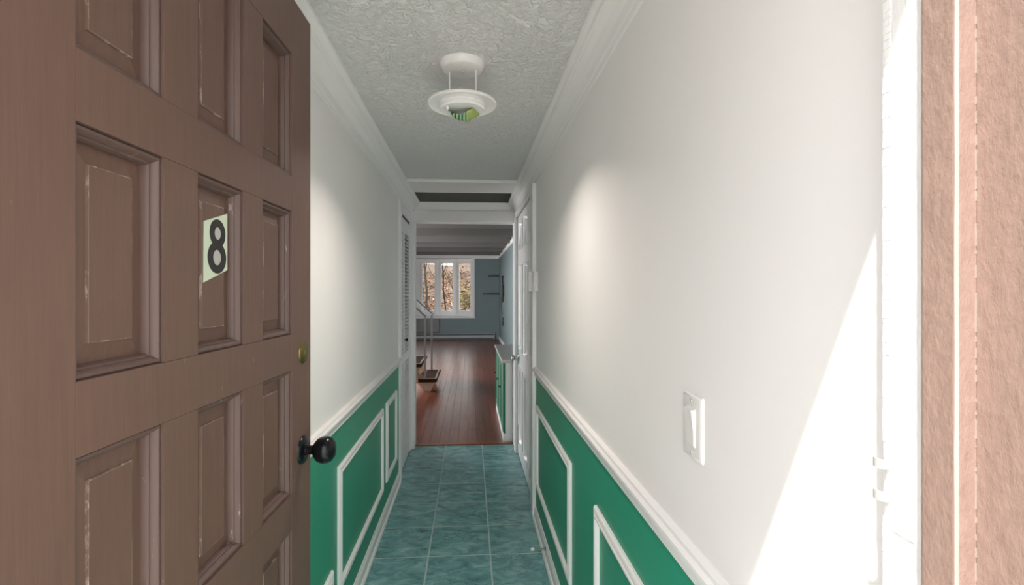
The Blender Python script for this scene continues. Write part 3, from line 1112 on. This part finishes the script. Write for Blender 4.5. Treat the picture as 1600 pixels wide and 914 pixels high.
# ------------------------------------------------------------------ light switch, sensor, door stop
sw = empty('light_switch', (XR, 0.866, 1.1555))
tag(sw, 'white rocker light switch on the right wall near the entrance', 'light switch')
pl_ = MB()
W2, H2 = 0.0365, 0.0575
pl_.frame(-W2, W2, -H2, H2, [(0, 0.0), (0.0, 0.003), (0.0025, 0.0058), (0.006, 0.0066), (0.0195, 0.0066)], lambda a, b_, o_: (-o_, a, b_))
pl_.add([(-0.0066, -0.017, -0.038), (-0.0066, 0.017, -0.038), (-0.0066, 0.017, 0.038), (-0.0066, -0.017, 0.038)], [(0, 1, 2, 3)])
pl_.build('plate', WPLAS, sw, True)
MB().bbox(-0.0082, -0.005, -0.0172, 0.0172, -0.0345, 0.0345, 0.0006).build('rocker_frame', WPLAS, sw)
MB().prism([(-0.0060, -0.0325), (-0.0095, -0.0325), (-0.0100, -0.005), (-0.0145, 0.0325), (-0.0060, 0.0325)], 'y', -0.0152, 0.0152).build('rocker', WPLAS, sw)
for zc in (-0.0475, 0.0475):
    MB().lathe([(0.0, -0.0078), (0.0028, -0.0076), (0.0034, -0.0062)], 14, (0, 0, zc), 'x').box(-0.0081, -0.0074, -0.0004, 0.0004, zc - 0.0026, zc + 0.0026).build('screw', CHROME, sw)

sn = empty('door_sensor', (XR, 2.965, 1.405))
tag(sn, 'small white door alarm sensor box beside the side door casing', 'door sensor')
MB().bbox(-0.026, 0, -0.032, 0.030, 0.0, 0.118, 0.002).build('sensor_body', WPLAS, sn)
MB().bbox(-0.010, 0.0, -0.040, -0.030, 0.045, 0.070, 0.001).build('cover_clip', WPLAS, sn)
MB().bbox(-0.034, -0.024, 0.050, 0.075, -0.002, 0.120, 0.0015).bbox(-0.045, -0.034, 0.058, 0.070, -0.002, 0.120, 0.0015).build('magnet', WPLAS, sn)

ds = empty('door_stop', (XR - 0.016, 2.53, 0.062))
tag(ds, 'metal door stop with white tip on the right baseboard', 'door stop')
MB().lathe([(0.0, -0.010), (0.0045, -0.010), (0.008, -0.004), (0.011, 0.0)], 16, (0, 0, 0), 'x').build('base', CHROME, ds, True)
hp = []
for i in range(150):
    a = i / 150 * 2 * math.pi * 15
    hp.append((-0.008 - 0.052 * i / 150, 0.0042 * math.cos(a), 0.0042 * math.sin(a)))
MB().tube(hp, 0.0011, 5).tube([(-0.006, 0, 0), (-0.064, 0, 0)], 0.0035, 10).build('spring', CHROME, ds, True)
MB().lathe([(0.0, -0.078), (0.0075, -0.077), (0.0085, -0.074), (0.0085, -0.062), (0.006, -0.059), (0.0, -0.059)], 16, (0, 0, 0), 'x').build('rubber_tip', RUBW, ds, True)

# ------------------------------------------------------------------ living room shell
WX0, WX1, WZ0, WZ1 = -2.56, 0.02, 0.655, 2.385      # bow window opening
wb_ = MB()
wb_.box(XFAR - 0.1, WX0, YB, YB + 0.12, -0.02, LZ + 0.1)
wb_.box(WX1, XB + 0.1, YB, YB + 0.12, -0.02, LZ + 0.1)
wb_.box(WX0, WX1, YB, YB + 0.12, -0.02, WZ0)
wb_.box(WX0, WX1, YB, YB + 0.12, WZ1, LZ + 0.1)
struct(wb_.build('wall_back', BLUEW), 'grey blue far wall of the living room around the bow window', 'wall')
wr2 = MB().box(XB, XB + 0.1, YE + 0.12, YB, -0.02, LZ + 0.1)
struct(wr2.build('wall_right', BLUEW), 'pale blue right wall of the living room', 'wall')
wl2 = MB()
wl2.box(XFAR - 0.1, XFAR, YE, 5.7, -0.02, LZ + 0.1).box(XFAR - 0.1, XFAR, 10.3, YB, -0.02, LZ + 0.1)
wl2.box(XFAR - 0.1, XFAR, 5.7, 10.3, -0.02, 0.55).box(XFAR - 0.1, XFAR, 5.7, 10.3, 2.35, LZ + 0.1)
struct(wl2.build('wall_left', BLUEW), 'left living room wall with added side windows, mostly out of view', 'wall')
lc = MB().box(XFAR - 0.1, XB + 0.1, YE, YB + 0.12, LZ, LZ + 0.1)
struct(lc.build('ceiling', LCEIL), 'living room ceiling between the painted beams', 'ceiling')
for i, yb in enumerate((8.89, 10.13, 11.30, 12.52, 13.6)):
    b = MB().bbox(XFAR, XB, yb, yb + 0.10, 2.42, LZ, 0.004)
    names = ('first', 'second', 'third', 'fourth', 'fifth')
    o = b.build('trim_%d' % (20 + i), LCEIL)
    struct(o, names[i] + ' painted ceiling beam from the hall side of the living room', 'ceiling beam')
struct(MB().bbox(XFAR, XB, YB - 0.06, YB, 2.385, 2.50, 0.004).build('trim_12', TRIMW), 'pale trim board over the bow window at the ceiling', 'trim')
struct(MB().bbox(XB - 0.03, XB, 7.0, YB - 0.06, 2.375, 2.46, 0.003).build('trim_13', TRIMW), 'white trim board along the top of the right living room wall', 'trim')
struct(MB().prism([(XB - p * 0.8, 0.001 + q * 1.1) for p, q in BASE], 'y', 5.95, YB - 0.05).build('baseboard_right', TRIMW), 'white baseboard of the right living room wall', 'baseboard')

# bow window
win = empty('window_1', ((WX0 + WX1) / 2, YB, WZ0))
struct(win, 'white bow window of tall narrow panes in the far wall', 'window')
wcx = (WX0 + WX1) / 2
NW = 5
half = (WX1 - WX0) / 2
bow = 0.34
bh = half + 0.075
rad = (bh * bh + bow * bow) / (2 * bow)
amax = math.asin(bh / rad)
HZ = WZ1 - WZ0


def bp_(t, off=0.0):
    a = -amax + 2 * amax * t
    return Vector(((rad + off) * math.sin(a), 0.19 + (rad + off) * math.cos(a) - (rad - bow), 0))


for k in range(NW + 1):
    p = bp_(k / NW)
    d = (bp_(min(1, k / NW + 0.02)) - bp_(max(0, k / NW - 0.02))).normalized()
    nrm = Vector((-d.y, d.x, 0))
    q = [p + d * sx * 0.036 + nrm * sy * 0.055 for sx, sy in ((-1, -1), (1, -1), (1, 1), (-1, 1))]
    MB().prism([(v.x, v.y) for v in q], 'z', 0.0, HZ).build('mullion_post', TRIMW, win)
for k in range(NW):
    p0, p1 = bp_(k / NW), bp_((k + 1) / NW)
    d = (p1 - p0).normalized()
    nrm = Vector((-d.y, d.x, 0))
    L = (p1 - p0).length
    s0, s1 = 0.036, L - 0.036

    def pl(a, b_, o_, p0=p0, d=d, nrm=nrm):
        v = p0 + d * a + nrm * o_
        return (v.x, v.y, b_)
    z0, z1 = 0.115, HZ - 0.055
    sash = MB().frame(s0, s1, z0, z1, [(0.0, 0.02), (0.0, -0.022), (0.060, -0.022), (0.066, -0.012), (0.070, 0.02), (0.0, 0.02)], pl).build('sash', TRIMW, win)
    MB().add([pl(s0 + 0.05, z0 + 0.05, 0.004), pl(s1 - 0.05, z0 + 0.05, 0.004), pl(s1 - 0.05, z1 - 0.05, 0.004), pl(s0 + 0.05, z1 - 0.05, 0.004),
              pl(s0 + 0.05, z0 + 0.05, 0.008), pl(s1 - 0.05, z0 + 0.05, 0.008), pl(s1 - 0.05, z1 - 0.05, 0.008), pl(s0 + 0.05, z1 - 0.05, 0.008)],
             [(0, 1, 2, 3), (4, 7, 6, 5), (0, 4, 5, 1), (1, 5, 6, 2), (2, 6, 7, 3), (3, 7, 4, 0)]).build('pane', GLASS, sash)
    va = MB()
    va.add([pl(0, 0, -0.03), pl(L, 0, -0.03), pl(L, 0.115, -0.03), pl(0, 0.115, -0.03), pl(0, 0, 0.03), pl(L, 0, 0.03), pl(L, 0.115, 0.03), pl(0, 0.115, 0.03)],
           [(0, 1, 2, 3), (4, 7, 6, 5), (0, 4, 5, 1), (1, 5, 6, 2), (2, 6, 7, 3), (3, 7, 4, 0)])
    va.build('sill_rail', TRIMW, win)
    vb = MB()
    vb.add([pl(0, HZ - 0.055, -0.03), pl(L, HZ - 0.055, -0.03), pl(L, HZ, -0.03), pl(0, HZ, -0.03), pl(0, HZ - 0.055, 0.03), pl(L, HZ - 0.055, 0.03), pl(L, HZ, 0.03), pl(0, HZ, 0.03)],
           [(0, 1, 2, 3), (4, 7, 6, 5), (0, 4, 5, 1), (1, 5, 6, 2), (2, 6, 7, 3), (3, 7, 4, 0)])
    vb.build('head_rail', TRIMW, win)
arc = [bp_(i / 20, 0.06) for i in range(21)]
outl = [(v.x, v.y) for v in arc] + [(bh, 0.13), (half, 0.13), (half, 0.0), (-half, 0.0), (-half, 0.13), (-bh, 0.13)]
MB().prism(outl, 'z', -0.03, 0.0).build('seat_board', TRIMW, win)
MB().prism(outl, 'z', HZ, HZ + 0.03).build('head_board', TRIMW, win)
MB().bbox(-half - 0.13, half + 0.13, -0.055, 0.0, -0.032, 0.0, 0.004).build('window_stool', TRIMW, win)
for s in (-1, 1):
    MB().bbox(min(s * half, s * (half + 0.105)), max(s * half, s * (half + 0.105)), -0.025, 0.0, 0.0, HZ, 0.004).build('window_casing', TRIMW, win)
    MB().box(min(s * half, s * (half + 0.02)), max(s * half, s * (half + 0.02)), 0.0, 0.14, 0, HZ).build('window_jamb', TRIMW, win)

# invented side windows on the left wall, unseen, added to bring in daylight
for i, (a, b_) in enumerate(((5.7, 8.0), (8.0, 10.3))):
    w2 = empty('window_%d' % (2 + i), (XFAR - 0.05, a, 0.55))
    struct(w2, ('near' if i == 0 else 'far') + ' added side window in the left living room wall, unseen', 'window')
    MB().frame(0, b_ - a, 0, 1.8, [(0, 0.03), (0, -0.03), (0.06, -0.03), (0.06, 0.03), (0, 0.03)], lambda u_, w_, o_: (o_, u_, w_)).build('sash', TRIMW, w2)
    MB().box(-0.003, 0.003, 0.055, b_ - a - 0.055, 0.055, 1.745).build('pane', GLASS, w2)

# baseboard heater
ht = empty('baseboard_heater', (-1.2, YB, 0))
tag(ht, 'long low grey baseboard heater along the far wall', 'heater')
HM = mat('heater_enamel', srgb((168, 172, 172)), 0.4, var=0.03)
MB().box(-2.2, 1.92, -0.065, 0, 0.03, 0.045).build('bottom_tray', BLACKP, ht)
MB().prism([(-0.07, 0.045), (-0.07, 0.118), (-0.06, 0.126), (-0.055, 0.118), (-0.055, 0.045)], 'x', -2.2, 1.92).build('front_cover', HM, ht)
MB().prism([(-0.045, 0.165), (-0.055, 0.158), (-0.05, 0.15), (0, 0.175), (0, 0.185)], 'x', -2.2, 1.92).build('top_cover', HM, ht)
MB().box(-2.2, 1.92, -0.02, -0.001, 0.045, 0.165).build('back_plate', BLACKP, ht)
for xx in (-2.2, 1.90):
    MB().bbox(xx, xx + 0.02, -0.072, 0, 0.0, 0.185, 0.003).build('end_cap', HM, ht)

# grey panel under the window
pg = MB()
nx, nz_ = 30, 8
vs_, fs = [], []
x0_, x1_ = -1.75, -0.905
for i in range(nx + 1):
    for j in range(nz_ + 1):
        x_ = x0_ + (x1_ - x0_) * i / nx
        z_ = 0.20 + 0.415 * j / nz_
        vs_.append((x_, -0.014 - 0.006 * math.sin(i * 0.8 + j * 0.5) - 0.004 * math.sin(i * 0.37 - j * 1.1), z_))
for i in range(nx):
    for j in range(nz_):
        q = i * (nz_ + 1) + j
        fs.append((q, q + nz_ + 1, q + nz_ + 2, q + 1))
pg.add(vs_, fs)
pgo = pg.build('wall_panel', PANELG, None, True)
pgo.location = (0, YB, 0)
md = pgo.modifiers.new('thick', 'SOLIDIFY')
md.thickness = 0.012
md.offset = -1
tag(pgo, 'dull grey crinkled panel on the far wall under the bow window', 'wall panel')

# black wall shelves
for (xa, z_, lb) in ((0.545, 1.868, 'upper short black wall shelf on the far blue wall'), (0.40, 1.335, 'lower longer black wall shelf on the far blue wall')):
    sh = empty('wall_shelf', (XB, YB, z_))
    tag(sh, lb, 'shelf', 'black wall shelves')
    MB().bbox(xa + 0.09 - XB, -0.003, -0.15, 0, -0.018, 0.018, 0.003).build('board', BLACKP, sh)
    MB().bbox(xa - 0.03 - XB, xa + 0.035 - XB, -0.13, -0.02, -0.016, 0.016, 0.006).bbox(xa + 0.03 - XB, xa + 0.095 - XB, -0.10, -0.05, -0.010, 0.004, 0.002).build('end_bracket', BLACKP, sh)

# black hook rack with hanging cords on the right wall
hk = empty('hook_rack', (XB, 12.55, 1.43))
tag(hk, 'black hook rack with dangling cords on the pale blue wall', 'hook rack')
MB().bbox(-0.05, 0, -0.16, 0.16, -0.16, 0.14, 0.02).build('pouch', BLACKP, hk)
for dy, z1 in ((-0.10, 0.36), (0.12, 0.36)):
    MB().tube([(-0.02, dy * 0.4, 0.10), (-0.03, dy * 0.8, 0.25), (-0.03, dy * 1.3, z1)], 0.012, 8).lathe([(0.0, z1 - 0.02), (0.022, z1 - 0.01), (0.022, z1 + 0.02), (0, z1 + 0.03)], 10, (-0.03, dy * 1.3, 0)).build('hook', BLACKP, hk)
MB().tube([(-0.02, 0.0, -0.14), (-0.02, 0.01, -0.3)], 0.018, 8).build('strap', BLACKP, hk)
MB().tube([(-0.02, 0.3, 0.10), (-0.02, 0.52, -0.1), (-0.02, 0.60, -0.30), (-0.02, 0.56, -0.48), (-0.02, 0.40, -0.56), (-0.02, 0.30, -0.62)], 0.008, 6).tube([(-0.02, 0.3, 0.10), (-0.02, 0.1, 0.12)], 0.008, 6).build('cord', BLACKP, hk)
lp = [(-0.02, 0.02 + 0.17 * math.cos(t), -0.78 + 0.12 * math.sin(t)) for t in [2.2 + i * 0.42 for i in range(12)]]
MB().tube(lp, 0.009, 6).build('cord_loop', BLACKP, hk)

# ------------------------------------------------------------------ staircase rising to the left
st = empty('staircase', (-0.46, 6.9, 0))
tag(st, 'open staircase with dark treads, tan brackets and grey railings', 'staircase')
RISE, RUN, SWD = 0.212, 0.215, 0.86
for i in range(8):
    zt = 0.178 + RISE * i
    xr_ = -RUN * i
    tr_ = MB().prism([(xr_ - 0.27, zt - 0.045), (xr_ - 0.012, zt - 0.045), (xr_, zt - 0.01), (xr_, zt), (xr_ - 0.27, zt)], 'y', 0, SWD).build('tread', TREAD, st)
    MB().box(xr_ - 0.255, xr_ - 0.018, 0.030, 0.075, zt, zt + 0.004).box(xr_ - 0.042, xr_ - 0.018, 0.075, SWD - 0.03, zt, zt + 0.004).build('edge_strip', TREADE, tr_)
    zb = zt - 0.045
    for yy in (0.03, SWD - 0.09):
        # tan bracket under the tread, narrowing downwards
        MB().prism([(xr_ - 0.265, zb), (xr_ - 0.03, zb), (xr_ - 0.10, max(zb - 0.15, 0.0)), (xr_ - 0.20, max(zb - 0.13, 0.0))], 'y', yy, yy + 0.06).build('bracket', TAN, st)
for yy in (0.10, SWD - 0.16):
    MB().prism([(-0.10, 0.0), (-0.19, 0.0), (-0.19 - RUN * 7.4, RISE * 7.4 - 0.04), (-0.19 - RUN * 7.4, RISE * 7.4 + 0.10), (-0.12, 0.10)], 'y', yy, yy + 0.06).build('stringer', TAN, st)
for yy, px_ in ((0.045, -0.178), (SWD - 0.02, -0.145)):
    MB().bbox(px_ - 0.014, px_ + 0.014, yy - 0.014, yy + 0.014, 0.0, 1.04, 0.003).build('post', STEELP, st)
    sl = RISE / RUN
    MB().tube([(px_ + 0.012, yy, 1.045), (px_ - 1.35, yy, 1.045 + 1.35 * 0.90)], 0.017, 10).build('handrail', STEELP, st)
    MB().bbox(px_ - 1.32, px_ - 1.29, yy - 0.014, yy + 0.014, 1.25, 2.22, 0.003).build('post', STEELP, st)
ld = MB().box(XFAR, -0.46 - RUN * 7 - 0.20, 6.85, 7.85, 1.72, 1.82)
struct(ld.build('trim_14', TREAD), 'stair landing against the left living room wall', 'landing')

# ------------------------------------------------------------------ low cabinet just inside the living room
cbX, cbY0, cbY1, cbH = 0.311, 4.562, 5.88, 0.765
cab = empty('cabinet', (cbX, cbY0, 0))
tag(cab, 'low white cabinet with green doors beside the living room opening', 'cabinet')
cl = cbY1 - cbY0
MB().box(0.020, 0.535, 0, cl, 0.07, cbH - 0.028).build('body', TRIMW, cab)
MB().box(0.004, 0.0205, 0.001, cl - 0.001, 0.075, cbH - 0.028).build('face_frame', CABG, cab)
MB().bbox(-0.018, 0.54, -0.018, cl + 0.015, cbH - 0.028, cbH, 0.004).build('top', mat('cabinet_top_grey', srgb((196, 194, 190)), 0.35, var=0.02), cab)
MB().bbox(-0.004, 0.53, -0.004, cl, 0.0, 0.075, 0.003).build('base_trim', TRIMW, cab)
nd = 3
for i in range(nd):
    a = 0.003 + i * (cl - 0.013) / nd
    b_ = 0.003 + (i + 1) * (cl - 0.013) / nd - 0.006
    dr = MB().frame(a, b_, 0.085, cbH - 0.04, [(0, -0.012), (0, 0.006), (0.05, 0.006), (0.056, 0.0)], lambda u_, w_, o_: (-o_, u_, w_))
    dr.add([(0.0, a + 0.056, 0.141), (0.0, b_ - 0.056, 0.141), (0.0, b_ - 0.056, cbH - 0.096), (0.0, a + 0.056, cbH - 0.096)], [(0, 1, 2, 3)])
    do = dr.build('door', CABG, cab)
    MB().lathe([(0.0, -0.026), (0.010, -0.024), (0.012, -0.018), (0.006, -0.012), (0.006, -0.004)], 14, (0, b_ - 0.03, 0.44), 'x').build('knob', BLACKP, do, True)

# ------------------------------------------------------------------ outdoors: porch, hillside, trees
pc = MB().box(-8, 8, -10, YX - 0.03, -0.25, -0.10)
struct(pc.build('ground', GROUNDC), 'concrete porch ground before the front door, out of view', 'ground')
struct(MB().box(-3.7, 3.0, YX, YB + 0.2, 2.75, 2.95).build('roof', EXTW), 'flat roof slab over the house, out of view', 'roof')


def hz_(x_, y_):
    t = y_ - 16
    return -0.25 + 0.124 * t + 0.12 * math.sin(x_ * 0.8 + y_ * 0.5) + 0.10 * math.sin(x_ * 1.7 - y_ * 0.9) - 0.012 * x_


hb = MB()
nx, ny = 60, 60
vs_, fs = [], []
for i in range(nx + 1):
    for j in range(ny + 1):
        x_ = -22 + 40 * i / nx
        y_ = 15.2 + 38 * (j / ny) ** 1.2
        vs_.append((x_, y_, hz_(x_, y_)))
for i in range(nx):
    for j in range(ny):
        q = i * (ny + 1) + j
        fs.append((q, q + ny + 1, q + ny + 2, q + 1))
hb.add(vs_, fs)
hill = struct(hb.build('ground', HILL, None, True), 'wooded hillside rising behind the house', 'hillside')

lv = MB()
for i in range(16000):
    y_ = 16 + 26 * rnd.random() ** 1.3
    x_ = rnd.uniform(-0.28, 0.16) * y_
    c = Vector((x_, y_, hz_(x_, y_) + rnd.uniform(0.01, 0.12)))
    s_ = rnd.uniform(0.06, 0.15)
    m3 = Matrix.Rotation(rnd.uniform(0, 6.3), 3, 'Z') @ Matrix.Rotation(rnd.uniform(-1.1, 1.1), 3, 'X')
    lv.add([c + m3 @ Vector(p) * s_ for p in ((-0.5, 0, 0), (0, -0.45, 0.08), (0.6, 0, 0), (0, 0.45, 0.08))], [(0, 1, 2, 3)])
tag(lv.build('fallen_leaves', LEAF, hill), 'brown fallen leaves covering the slope', kind='stuff')


def branch(b, p, d, L, r, lev, tips):
    n = 5
    pts = [p]
    for i in range(n):
        d = (d + Vector((rnd.uniform(-.18, .18), rnd.uniform(-.18, .18), rnd.uniform(-.06, .14)))).normalized()
        pts.append(pts[-1] + d * (L / n))
    b.tube(pts, r, 6, r1=r * 0.45)
    tips.append(pts[-1])
    if lev > 0:
        for k in range(4 if lev > 1 else 3):
            q = pts[rnd.randrange(2, n + 1)]
            d2_ = (d + Vector((rnd.uniform(-1, 1), rnd.uniform(-1, 1), rnd.uniform(-0.3, 0.7)))).normalized()
            branch(b, q, d2_, L * rnd.uniform(0.28, 0.46), r * 0.45, lev - 1, tips)


def foliage(tips, n, spread, size):
    f = MB()
    for i in range(n):
        c = tips[rnd.randrange(len(tips))] + Vector((rnd.gauss(0, spread), rnd.gauss(0, spread), rnd.gauss(0, spread)))
        s_ = rnd.uniform(0.6, 1.2) * size
        m3 = Matrix.Rotation(rnd.uniform(0, 6.3), 3, 'Z') @ Matrix.Rotation(rnd.uniform(-1.4, 1.4), 3, 'X')
        f.add([c + m3 @ Vector(p) * s_ for p in ((-0.5, 0, 0), (0, -0.35, 0.06), (0.6, 0, 0), (0, 0.35, 0.06))], [(0, 1, 2, 3)])
    return f


TREES = [(-1.95, 21.5, 4.4, 0.06, 0.16, FOLB, 160, 'bare leaning tree seen through the left visible pane'),
         (-0.95, 18.6, 3.4, 0.035, -0.05, FOLY, 40, 'thin forked bare tree seen through the middle pane'),
         (-4.6, 28.5, 5.4, 0.07, 0.05, FOLB, 900, 'brown leaved tree up the slope left of the leaning bare tree'),
         (0.0, 24.5, 4.6, 0.06, -0.02, FOLY, 1500, 'yellow green tree seen through the right pane'),
         (-2.2, 38.0, 6.0, 0.09, 0.0, FOLB, 1200, 'tall brown tree high on the hillside behind the bare trees'),
         (2.2, 32.0, 5.5, 0.09, 0.0, FOLY, 1500, 'tall yellow tree high on the hillside at right')]
for (x_, y_, h_, r_, lean, fm, nf, lb) in TREES:
    z_ = hz_(x_, y_)
    t_ = empty('hillside_tree', (x_, y_, z_))
    tag(t_, lb, 'tree', 'trees on the hillside behind the house')
    b = MB()
    tips = []
    branch(b, Vector((0, 0, -0.1)), Vector((lean, 0, 1)).normalized(), h_, r_, 3, tips)
    b.build('trunk', BARK, t_, True)
    fo = foliage(tips, nf, 0.35, 0.16).build('foliage', fm, t_)
    fo['kind'] = 'stuff'
SHRUBS = [(-0.35, 21.0, 1.0, FOLY, 'small green shrub on the leafy slope, right of the middle pane'), (-2.85, 24.2, 1.0, FOLB, 'brown brushy shrub on the leafy slope at left'), (-0.9, 27.5, 1.3, FOLB, 'brown brushy shrub far up the slope behind the thin tree')]
for (x_, y_, h_, fm, lb) in SHRUBS:
    t_ = empty('hillside_shrub', (x_, y_, hz_(x_, y_)))
    tag(t_, lb, 'shrub', 'shrubs on the hillside')
    b = MB()
    tips = []
    for k in range(5):
        branch(b, Vector((0, 0, -0.05)), Vector((rnd.uniform(-.6, .6), rnd.uniform(-.6, .6), 1)).normalized(), h_, 0.015, 1, tips)
    b.build('stems', BARK, t_)
    fo = foliage(tips, 350, 0.2, 0.11).build('foliage', fm, t_)
    fo['kind'] = 'stuff'
